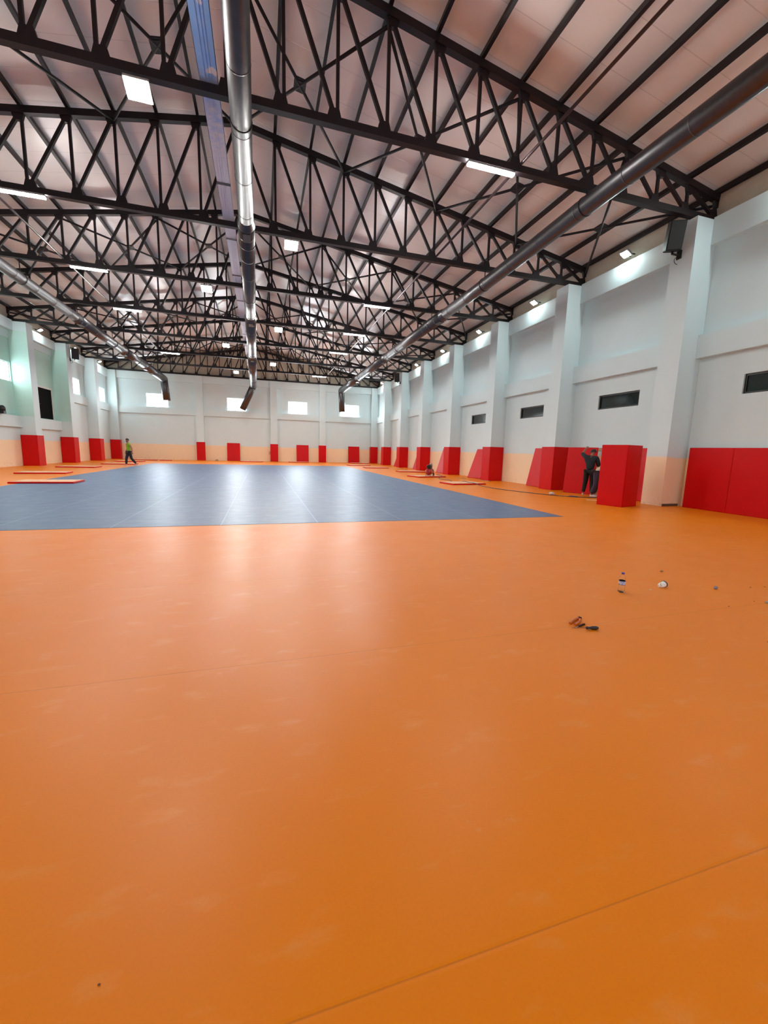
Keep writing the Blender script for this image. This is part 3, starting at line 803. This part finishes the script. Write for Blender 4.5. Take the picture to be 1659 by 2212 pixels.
def hand(nodes, edges, pre, wrist, dirn, palm_n, thumb_side, curl=.5, flip=1):
    """adds palm and five fingers after the wrist"""
    d = V(dirn).normalized(); n = V(palm_n); n = (n - n.dot(d) * d).normalized(); s = V(thumb_side); s = (s - s.dot(d) * d - s.dot(n) * n).normalized()
    w = V(wrist)
    nodes[pre + 'palm'] = tuple(w + d * .05) + (.024,); edges.append((pre + 'wrist', pre + 'palm'))
    for k, (o, L) in enumerate(((.030, .070), (.010, .078), (-.010, .073), (-.029, .058))):
        b = w + d * .095 + s * o; f1 = b + (d * cos(curl * .5) + n * sin(curl * .5)) * L * .45
        f2 = f1 + (d * cos(curl * 1.3) + n * sin(curl * 1.3)) * L * .3; f3 = f2 + (d * cos(curl * 2) + n * sin(curl * 2)) * L * .25
        q = pre + 'f%d' % k
        nodes[q + 'a'] = tuple(b) + (.0105,); nodes[q + 'b'] = tuple(f1) + (.0095,); nodes[q + 'c'] = tuple(f2) + (.0088,); nodes[q + 'd'] = tuple(f3) + (.0075,)
        edges += [(pre + 'palm', q + 'a'), (q + 'a', q + 'b'), (q + 'b', q + 'c'), (q + 'c', q + 'd')]
    a = w + d * .035 + s * .03; b = a + (d * .5 + s * .7 + n * .3).normalized() * .035; c = b + (d * .9 + s * .25 + n * .4).normalized() * .03
    nodes[pre + 't0'] = tuple(a) + (.013,); nodes[pre + 't1'] = tuple(b) + (.0115,); nodes[pre + 't2'] = tuple(c) + (.009,)
    edges += [(pre + 'palm', pre + 't0'), (pre + 't0', pre + 't1'), (pre + 't1', pre + 't2')]
def person(label, loc, rot, J, look, mats, hair=True, beard=False, cap=False, sleeve=.55):
    """J: joints in metres, facing -y, figure's left is +x.  look: yaw of the head"""
    t = thing('person', label, 'person', loc, rot)
    skin_m, shirt_m, trouser_m, shoe_m, hair_m = mats
    g = lambda n: V(J[n])
    N = {}; E = []
    def put_n(n, p, r, r2=None): N[n] = tuple(p) + ((r,) if r2 is None else (r, r2))
    put_n('pelvis', g('pelvis'), .12, .095); put_n('waist', g('waist'), .115, .085); put_n('chest', g('chest'), .14, .10)
    put_n('neckb', g('neck') - (g('neck') - g('chest')).normalized() * .03, .07, .065)
    hd = (g('head') - g('neck')).normalized(); put_n('neck', g('neck') + hd * .02, .052)
    E += [('pelvis', 'waist'), ('waist', 'chest'), ('chest', 'neckb'), ('neckb', 'neck')]
    hc = g('head'); Q = Matrix.Rotation(look, 3, 'Z'); fw = Q @ V((0, -1, 0)); sd = Q @ V((1, 0, 0))
    put_n('jaw', hc - hd * .065 + fw * .018, .058, .062); put_n('skull', hc + hd * .015 - fw * .005, .078, .092); put_n('crown', hc + hd * .075 - fw * .012, .05, .06)
    E += [('neck', 'jaw'), ('jaw', 'skull'), ('skull', 'crown')]
    for s, q in ((1, 'L'), (-1, 'R')):
        put_n(q + 'sh', g(q + 'sh'), .064); put_n(q + 'el', g(q + 'el'), .046); put_n(q + 'fa', g(q + 'el').lerp(g(q + 'wr'), .3), .046); put_n(q + 'wrist', g(q + 'wr'), .030)
        E += [('chest', q + 'sh'), (q + 'sh', q + 'el'), (q + 'el', q + 'fa'), (q + 'fa', q + 'wrist')]
        d = g(q + 'wr') - g(q + 'el')
        hand(N, E, q, g(q + 'wr'), J.get(q + 'hd', tuple(d)), J.get(q + 'pn', (-s, 0, 0)), J.get(q + 'ts', (0, -1, 0)), J.get(q + 'curl', .45))
        put_n(q + 'hip', g(q + 'hip'), .082); put_n(q + 'kn', g(q + 'kn'), .052); put_n(q + 'cf', g(q + 'kn').lerp(g(q + 'an'), .3), .052); put_n(q + 'an', g(q + 'an'), .034)
        put_n(q + 'toe', g(q + 'toe'), .03, .022)
        E += [('pelvis', q + 'hip'), (q + 'hip', q + 'kn'), (q + 'kn', q + 'cf'), (q + 'cf', q + 'an'), (q + 'an', q + 'toe')]
    body = skin('body', N, E, skin_m, t)
    # face
    f = MB(); f.ball(hc + fw * .092 - hd * .012, (.012, .016, .018), 8)
    f.ball(hc + sd * .078 - hd * .01, (.010, .018, .028), 8).ball(hc - sd * .078 - hd * .01, (.010, .018, .028), 8)
    f.build('nose_and_ears', skin_m, body)
    e = MB()
    for s in (1, -1): e.ball(hc + fw * .080 + sd * (.03 * s) + hd * .012, (.011, .008, .007), 8)
    e.build('eyes', BLACK, body)
    MB().box(hc + fw * .083 - hd * .052, (.04, .012, .008), (0, 0, look)).build('mouth', simple('lips', srgb(120, 60, 56), .5), body)
    if hair or cap:
        P = MB(); n = 16; top = []
        for i in range(7):
            th = i / 6 * R(88)
            for j in range(n):
                a = 2 * pi * j / n
                k = 1.0 if th < R(70) else 1.0
                p = hc + hd * .018 + sd * (.088 * sin(th) * cos(a)) + (-fw) * (.104 * sin(th) * sin(a) + .004) + hd * (.118 * cos(th)) - (hd * .035 * max(0, sin(a)) if i > 4 else V((0, 0, 0)))
                top.append(p)
        F = []
        for i in range(6):
            for j in range(n): F.append((i * n + j, i * n + (j + 1) % n, (i + 1) * n + (j + 1) % n, (i + 1) * n + j))
        P.add(top, F, 0, True); h = P.build('cap' if cap else 'hair', hair_m, body)
        if cap:
            b = MB(); pts = []
            for j in range(9):
                a = -pi / 2 * .8 + j / 8 * pi * .8
                pts += [hc + hd * .03 + fw * (.085 * cos(a)) + sd * (.085 * sin(a)), hc + hd * .015 + fw * (.085 * cos(a) + .085 * cos(a)) + sd * (.08 * sin(a))]
            pts += [p + hd * .01 for p in pts]; m_ = 18
            b.add(pts, [(2 * j, 2 * j + 1, 2 * j + 3, 2 * j + 2) for j in range(8)] + [(m_ + 2 * j + 2, m_ + 2 * j + 3, m_ + 2 * j + 1, m_ + 2 * j) for j in range(8)] + [(2 * j + 1, m_ + 2 * j + 1, m_ + 2 * j + 3, 2 * j + 3) for j in range(8)], 0, True)
            b.build('cap_peak', hair_m, h)
    if beard:
        MB().ball(hc - hd * .075 + fw * .052, (.05, .045, .045), 12).build('beard', hair_m, body)
    # clothes
    S = {'pelvis': tuple(g('pelvis') - (g('waist') - g('pelvis')) * .18) + (.166, .136), 'waist': N['waist'][:3] + (.156, .122), 'chest': N['chest'][:3] + (.180, .134), 'neckb': N['neckb'][:3] + (.082, .075)}
    SE = [('pelvis', 'waist'), ('waist', 'chest'), ('chest', 'neckb')]
    for q in 'LR':
        S[q + 'sh'] = N[q + 'sh'][:3] + (.088,)
        slv = g(q + 'sh').lerp(g(q + 'el'), min(1, sleeve)); S[q + 's2'] = tuple(slv) + (.078,)
        SE += [('chest', q + 'sh'), (q + 'sh', q + 's2')]
        if sleeve > 1: S[q + 's3'] = tuple(g(q + 'el').lerp(g(q + 'wr'), sleeve - 1)) + (.058,); SE.append((q + 's2', q + 's3'))
    skin('shirt', S, SE, shirt_m, body)
    T = {'pelvis': tuple(g('pelvis')) + (.135, .108)}; TE = []
    for q in 'LR':
        T[q + 'hip'] = tuple(g(q + 'hip')) + (.112,); T[q + 'mid'] = tuple(g(q + 'hip').lerp(g(q + 'kn'), .5)) + (.102,); T[q + 'kn'] = tuple(g(q + 'kn')) + (.082,)
        T[q + 'cf'] = tuple(g(q + 'kn').lerp(g(q + 'an'), .4)) + (.078,); T[q + 'an'] = tuple(g(q + 'kn').lerp(g(q + 'an'), .93)) + (.066,)
        TE += [('pelvis', q + 'hip'), (q + 'hip', q + 'mid'), (q + 'mid', q + 'kn'), (q + 'kn', q + 'cf'), (q + 'cf', q + 'an')]
    skin('trousers', T, TE, trouser_m, body)
    for q in 'LR':
        a, b = g(q + 'an'), g(q + 'toe'); d = (b - a); heel = a - V((d.x, d.y, 0)).normalized() * .03 + V((0, 0, -.045))
        if shoe_m:
            skin('shoe', {'a': tuple(a.lerp(b, .35) + V((0, 0, -.01))) + (.046, .04), 'h': tuple(heel) + (.04, .036), 't': tuple(b) + (.042, .03), 't2': tuple(b + V((d.x, d.y, d.z * .3)).normalized() * .04) + (.034, .022)},
                 [('a', 'h'), ('a', 't'), ('t', 't2')], shoe_m, body)
    return t
SKIN = simple('skin', srgb(150, 104, 82), .5); HAIR = simple('black_hair', srgb(22, 18, 18), .6)
GREEN = simple('green_shirt', srgb(120, 176, 28), .7, var=.1, nscale=9); NAVY = simple('navy_jeans', srgb(24, 27, 40), .8)
DARKS = simple('dark_shirt', srgb(22, 30, 37), .8, var=.12, nscale=10); BLK = simple('black_trousers', srgb(8, 8, 10), .8)
BEIGE = simple('beige_shirt', srgb(196, 182, 160), .8, var=.08); PURP = simple('dark_purple_trousers', srgb(52, 42, 62), .8)
SHOE = simple('pale_shoes', srgb(224, 178, 164), .5); WSH = simple('white_soled_shoes', srgb(210, 206, 204), .5)
walk = dict(pelvis=(0, 0, .95), waist=(0, -.01, 1.12), chest=(0, -.02, 1.34), neck=(0, -.02, 1.50), head=(.0, -.04, 1.64),
            Lsh=(.19, 0, 1.43), Lel=(.27, .10, 1.17), Lwr=(.27, .12, .93), Rsh=(-.19, -.04, 1.43), Rel=(-.26, -.01, 1.16), Rwr=(-.28, -.09, .92),
            Lhip=(.09, .02, .90), Lkn=(.09, .10, .50), Lan=(.09, .36, .15), Ltoe=(.10, .27, .045),
            Rhip=(-.09, -.02, .90), Rkn=(-.09, -.14, .49), Ran=(-.09, -.17, .10), Rtoe=(-.09, -.32, .05))
person('bearded man in a green shirt and dark jeans walking to the left beside the court', (-8.15, 30.0, 0.0), (0, 0, R(-62)), walk, R(8), (SKIN, GREEN, NAVY, SHOE, HAIR), beard=True)
w1 = dict(pelvis=(0, 0, .93), waist=(0, -.02, 1.10), chest=(0, -.05, 1.32), neck=(.0, -.09, 1.47), head=(-.02, -.15, 1.585),
          Lsh=(.19, -.05, 1.42), Lel=(.34, -.20, 1.52), Lwr=(.26, -.36, 1.72), Rsh=(-.19, -.06, 1.40), Rel=(-.25, -.10, 1.12), Rwr=(-.18, -.34, 1.10),
          Lhd=(-.1, -.6, .5), Lpn=(0, -.5, -.8), Lts=(-1, 0, 0), Lcurl=.8, Rcurl=.7,
          Lhip=(.09, 0, .88), Lkn=(.12, -.04, .48), Lan=(.15, .03, .09), Ltoe=(.17, -.13, .045),
          Rhip=(-.09, 0, .88), Rkn=(-.11, -.04, .48), Ran=(-.13, .03, .09), Rtoe=(-.14, -.13, .045))
person('worker in a dark shirt and black cap, one arm raised to the pad top', (11.42, 12.08, 0), (0, 0, R(125)), w1, R(-50), (SKIN, DARKS, BLK, WSH, HAIR), cap=True, sleeve=1.15)
w2 = dict(pelvis=(0, .02, .90), waist=(0, -.13, 1.02), chest=(0, -.36, 1.10), neck=(.0, -.50, 1.08), head=(0, -.63, 1.03),
          Lsh=(.18, -.40, 1.10), Lel=(.22, -.50, .83), Lwr=(.14, -.66, .66), Rsh=(-.18, -.40, 1.10), Rel=(-.22, -.50, .83), Rwr=(-.14, -.66, .66), Lcurl=.9, Rcurl=.9,
          Lhip=(.09, .02, .86), Lkn=(.13, -.06, .47), Lan=(.15, .05, .09), Ltoe=(.17, -.11, .045),
          Rhip=(-.09, .02, .86), Rkn=(-.15, .02, .47), Ran=(-.2, .14, .09), Rtoe=(-.24, -.01, .045))
person('worker in a beige shirt bending forward behind the loose red box pad', (11.35, 11.65, 0), (0, 0, R(48)), w2, 0, (SKIN, BEIGE, PURP, WSH, HAIR), sleeve=.6)

# ------------------------------------------------------------ things on the near floor
CLEAR = NT('clear_plastic'); CLEAR.b.inputs['Base Color'].default_value = (.96, .98, 1, 1); CLEAR.b.inputs['Roughness'].default_value = .05
CLEAR.b.inputs['Transmission Weight'].default_value = 1.0; CLEAR.b.inputs['IOR'].default_value = 1.12; CLEAR = CLEAR.mat
t = thing('water_bottle', 'clear plastic water bottle with purple cap and label standing on the orange floor', 'bottle', (3.716, 3.315, 0))
s_ = .92
pr = [(.020, .004), (.029, .0), (.033, .006), (.033, .03), (.030, .045), (.033, .06), (.033, .075), (.0325, .08), (.0325, .132), (.033, .138), (.031, .150), (.026, .168), (.017, .184), (.0125, .192), (.0125, .200)]
inn = [(.011, .200), (.0115, .192), (.0155, .184), (.0245, .168), (.0295, .150), (.0313, .138), (.031, .08), (.0315, .06), (.0285, .045), (.0315, .03), (.0315, .008), (.018, .006)]
MB().lathe([(r, z) for r, z in pr + inn], 28).build('bottle_body', CLEAR, t)
m = NT('bottle_label_print'); p = m.n('ShaderNodeTexCoord').outputs['Object']; z = m.sep(p)[2]
c = m.mix(m.ramp(m.noise(60, 3, p), .5, .62), srgb(150, 170, 215), srgb(226, 226, 236))
bnd = m.math('GREATER_THAN', m.math('ABSOLUTE', m.math('SUBTRACT', z, .106)), .017)
m.l(m.mix(bnd, c, srgb(76, 76, 150)), m.b.inputs['Base Color']); m.b.inputs['Roughness'].default_value = .3
mb = MB(); n = 28; P = [(.0332 * cos(2 * pi * j / n), .0332 * sin(2 * pi * j / n), z_) for z_ in (.084, .130) for j in range(n)]
mb.add(P, [(j, (j + 1) % n, (j + 1) % n + n, j + n) for j in range(n)], 0, True).build('bottle_label', m.mat, t)
MB().lathe([(.0145, .200), (.0155, .202), (.0155, .216), (.014, .218)], 24).build('bottle_cap', simple('purple_cap', srgb(70, 56, 160), .35), t)

t = thing('paper_cup', 'white printed paper cup lying on its side on the orange floor', 'cup', (4.318, 3.335, .029), (0, 0, R(-84)))
Mc = Matrix.Rotation(R(-81), 3, 'X')
mb = MB().lathe([(.0, -.034), (.024, -.035), (.026, -.030), (.0355, .045), (.0375, .047), (.0375, .050), (.0345, .050), (.0335, .045), (.024, -.028), (.0, -.028)], 28, 0, (0, 0, 0), Mc)
m = NT('cup_print'); p = m.n('ShaderNodeTexCoord').outputs['Object']
m.l(m.mix(m.ramp(m.noise(70, 2, p), .60, .64), srgb(240, 238, 228), srgb(120, 120, 120)), m.b.inputs['Base Color']); m.b.inputs['Roughness'].default_value = .45
mb.build('cup_wall', m.mat, t)
MB().lathe([(.0372, .030), (.0378, .036), (.0378, .046), (.0374, .049)], 28, 0, (0, 0, 0), Mc).build('cup_rim_band', simple('brown_band', srgb(96, 70, 62), .5), t)

def pebble(name, lb, x, y, r, col, cat='stone', rot=0, wob=.15):
    m_ = MB(); m_.ball((0, 0, r[2] * .9), r, 12, 0, wob)
    tag(m_.build(name, simple(name + '_surface', col, .8, var=.2, nscale=60), None, (x, y, 0), (0, 0, rot)), lb, cat)
pebble('flat_stone', 'small flat brown stone behind the fallen paper cup', 4.917, 3.825, (.026, .014, .008), srgb(150, 118, 90))
pebble('steel_wool_ball', 'small fuzzy grey ball on the floor right of the paper cup', 4.894, 3.15, (.020, .020, .019), srgb(140, 132, 140), 'ball', wob=.2)
pebble('white_chip', 'tiny white chip on the floor between bottle and cup', 4.099, 3.285, (.013, .008, .005), srgb(250, 240, 205), 'chip')
pebble('grey_stone', 'grey stone cut by the right edge of the photo', 4.975, 2.70, (.032, .018, .010), srgb(160, 155, 150))
pebble('brown_splinter', 'brown splinter at the right edge, below the grey stone', 3.90, 2.063, (.012, .004, .003), srgb(140, 60, 30), 'splinter', R(-30))
for k, (x, y, w_) in enumerate([(5.374, 3.099, 'left of a similar crumb near the right edge'), (5.57, 3.074, 'at the right edge above the grey stone'), (4.883, 2.764, 'left of the grey stone'), (-.445, 1.068, 'alone at the bottom left of the floor'), (4.45, 2.72, 'further left of the grey stone'), (3.35, 5.1, 'alone beyond the bottle, towards the court')]):
    pebble('floor_crumb', 'tiny dark crumb on the orange floor, ' + w_, x, y, (.011 if k != 3 else .004, .004 if k != 3 else .0025, .003 if k != 3 else .002), srgb(120, 70, 40), 'crumb', random.uniform(-1, 1))

# screwdriver
def place(o, a, b):
    a, b = V((a[0], a[1])), V((b[0], b[1])); d = b - a; o.location = (a.x, a.y, 0); o.rotation_euler = (0, 0, math.atan2(d.y, d.x)); return d.length
t = thing('screwdriver', 'screwdriver with a black handle lying on the orange floor', 'screwdriver')
L = place(t, (2.478, 2.641), (2.706, 2.587)); h = .0155
Mx = Matrix.Rotation(pi / 2, 3, 'Y')
x0 = L * .53
MB().lathe([(.0006, 0), (.0035, .002), (.0030, .012), (.0028, x0 + .01)], 10, 0, (0, 0, h), Mx).build('shaft', simple('worn_steel', srgb(170, 110, 80), .3, .7), t)
hp = [(.009, x0), (.0125, x0 + .004), (.0125, x0 + .012), (.0095, x0 + .022), (.010, x0 + .036), (.0145, x0 + .052), (.0155, x0 + .075), (.0150, x0 + .090), (.011, x0 + .102), (.004, L)]
mb = MB().lathe(hp, 18, 0, (0, 0, h), Mx); mb.build('handle', simple('black_rubber', srgb(30, 20, 24), .4), t)
# pliers: two curved orange handles and small dark jaws
t = thing('pliers', 'pliers with orange-brown handles lying open behind the screwdriver', 'pliers', (2.713, 2.805, 0), (0, 0, 0))
OR = simple('orange_grip', srgb(196, 92, 26), .35); DK = simple('dark_tool_steel', srgb(60, 36, 34), .35, .6)
def rel(px): return V((px[0] - 2.713, px[1] - 2.805, 0))
for pts, nm in (([(2.692, 2.805), (2.652, 2.794), (2.598, 2.766), (2.537, 2.731)], 'handle'), ([(2.693, 2.784), (2.659, 2.752), (2.613, 2.723), (2.561, 2.696)], 'handle')):
    q = [rel(p_) + V((0, 0, .012)) for p_ in pts]
    MB().tube(smooth_path(q), .0095, 10).build(nm, OR, t)
MB().ball((-.01, .005, .011), (.014, .014, .010), 12).build('pivot', DK, t)
MB().tube([(-.012, 0, .012), (.006, .020, .011), (.020, .030, .008)], [.010, .009, .003], 8).build('jaw', DK, t)
MB().tube([(-.002, -.005, .012), (.012, .008, .011), (.026, .018, .008)], [.010, .009, .003], 8).build('jaw', DK, t)
# drill bit
t = thing('drill_bit', 'short dark spiral drill bit with steel shank between pliers and screwdriver', 'drill bit')
L = place(t, (2.526, 2.655), (2.662, 2.697))
MB().tube([(0, 0, .006), (L * .42, 0, .006)], .0048, 10).build('shank', simple('bright_shank', srgb(190, 180, 180), .25, .9), t)
mb = MB()
for ph in (0, pi):
    pts = [(L * .40 + k * L * .6 / 24, .0045 * cos(k * .8 + ph), .007 + .0045 * sin(k * .8 + ph)) for k in range(25)]
    mb.tube(pts, .0042, 8)
mb.build('spiral_flute', DK, t)
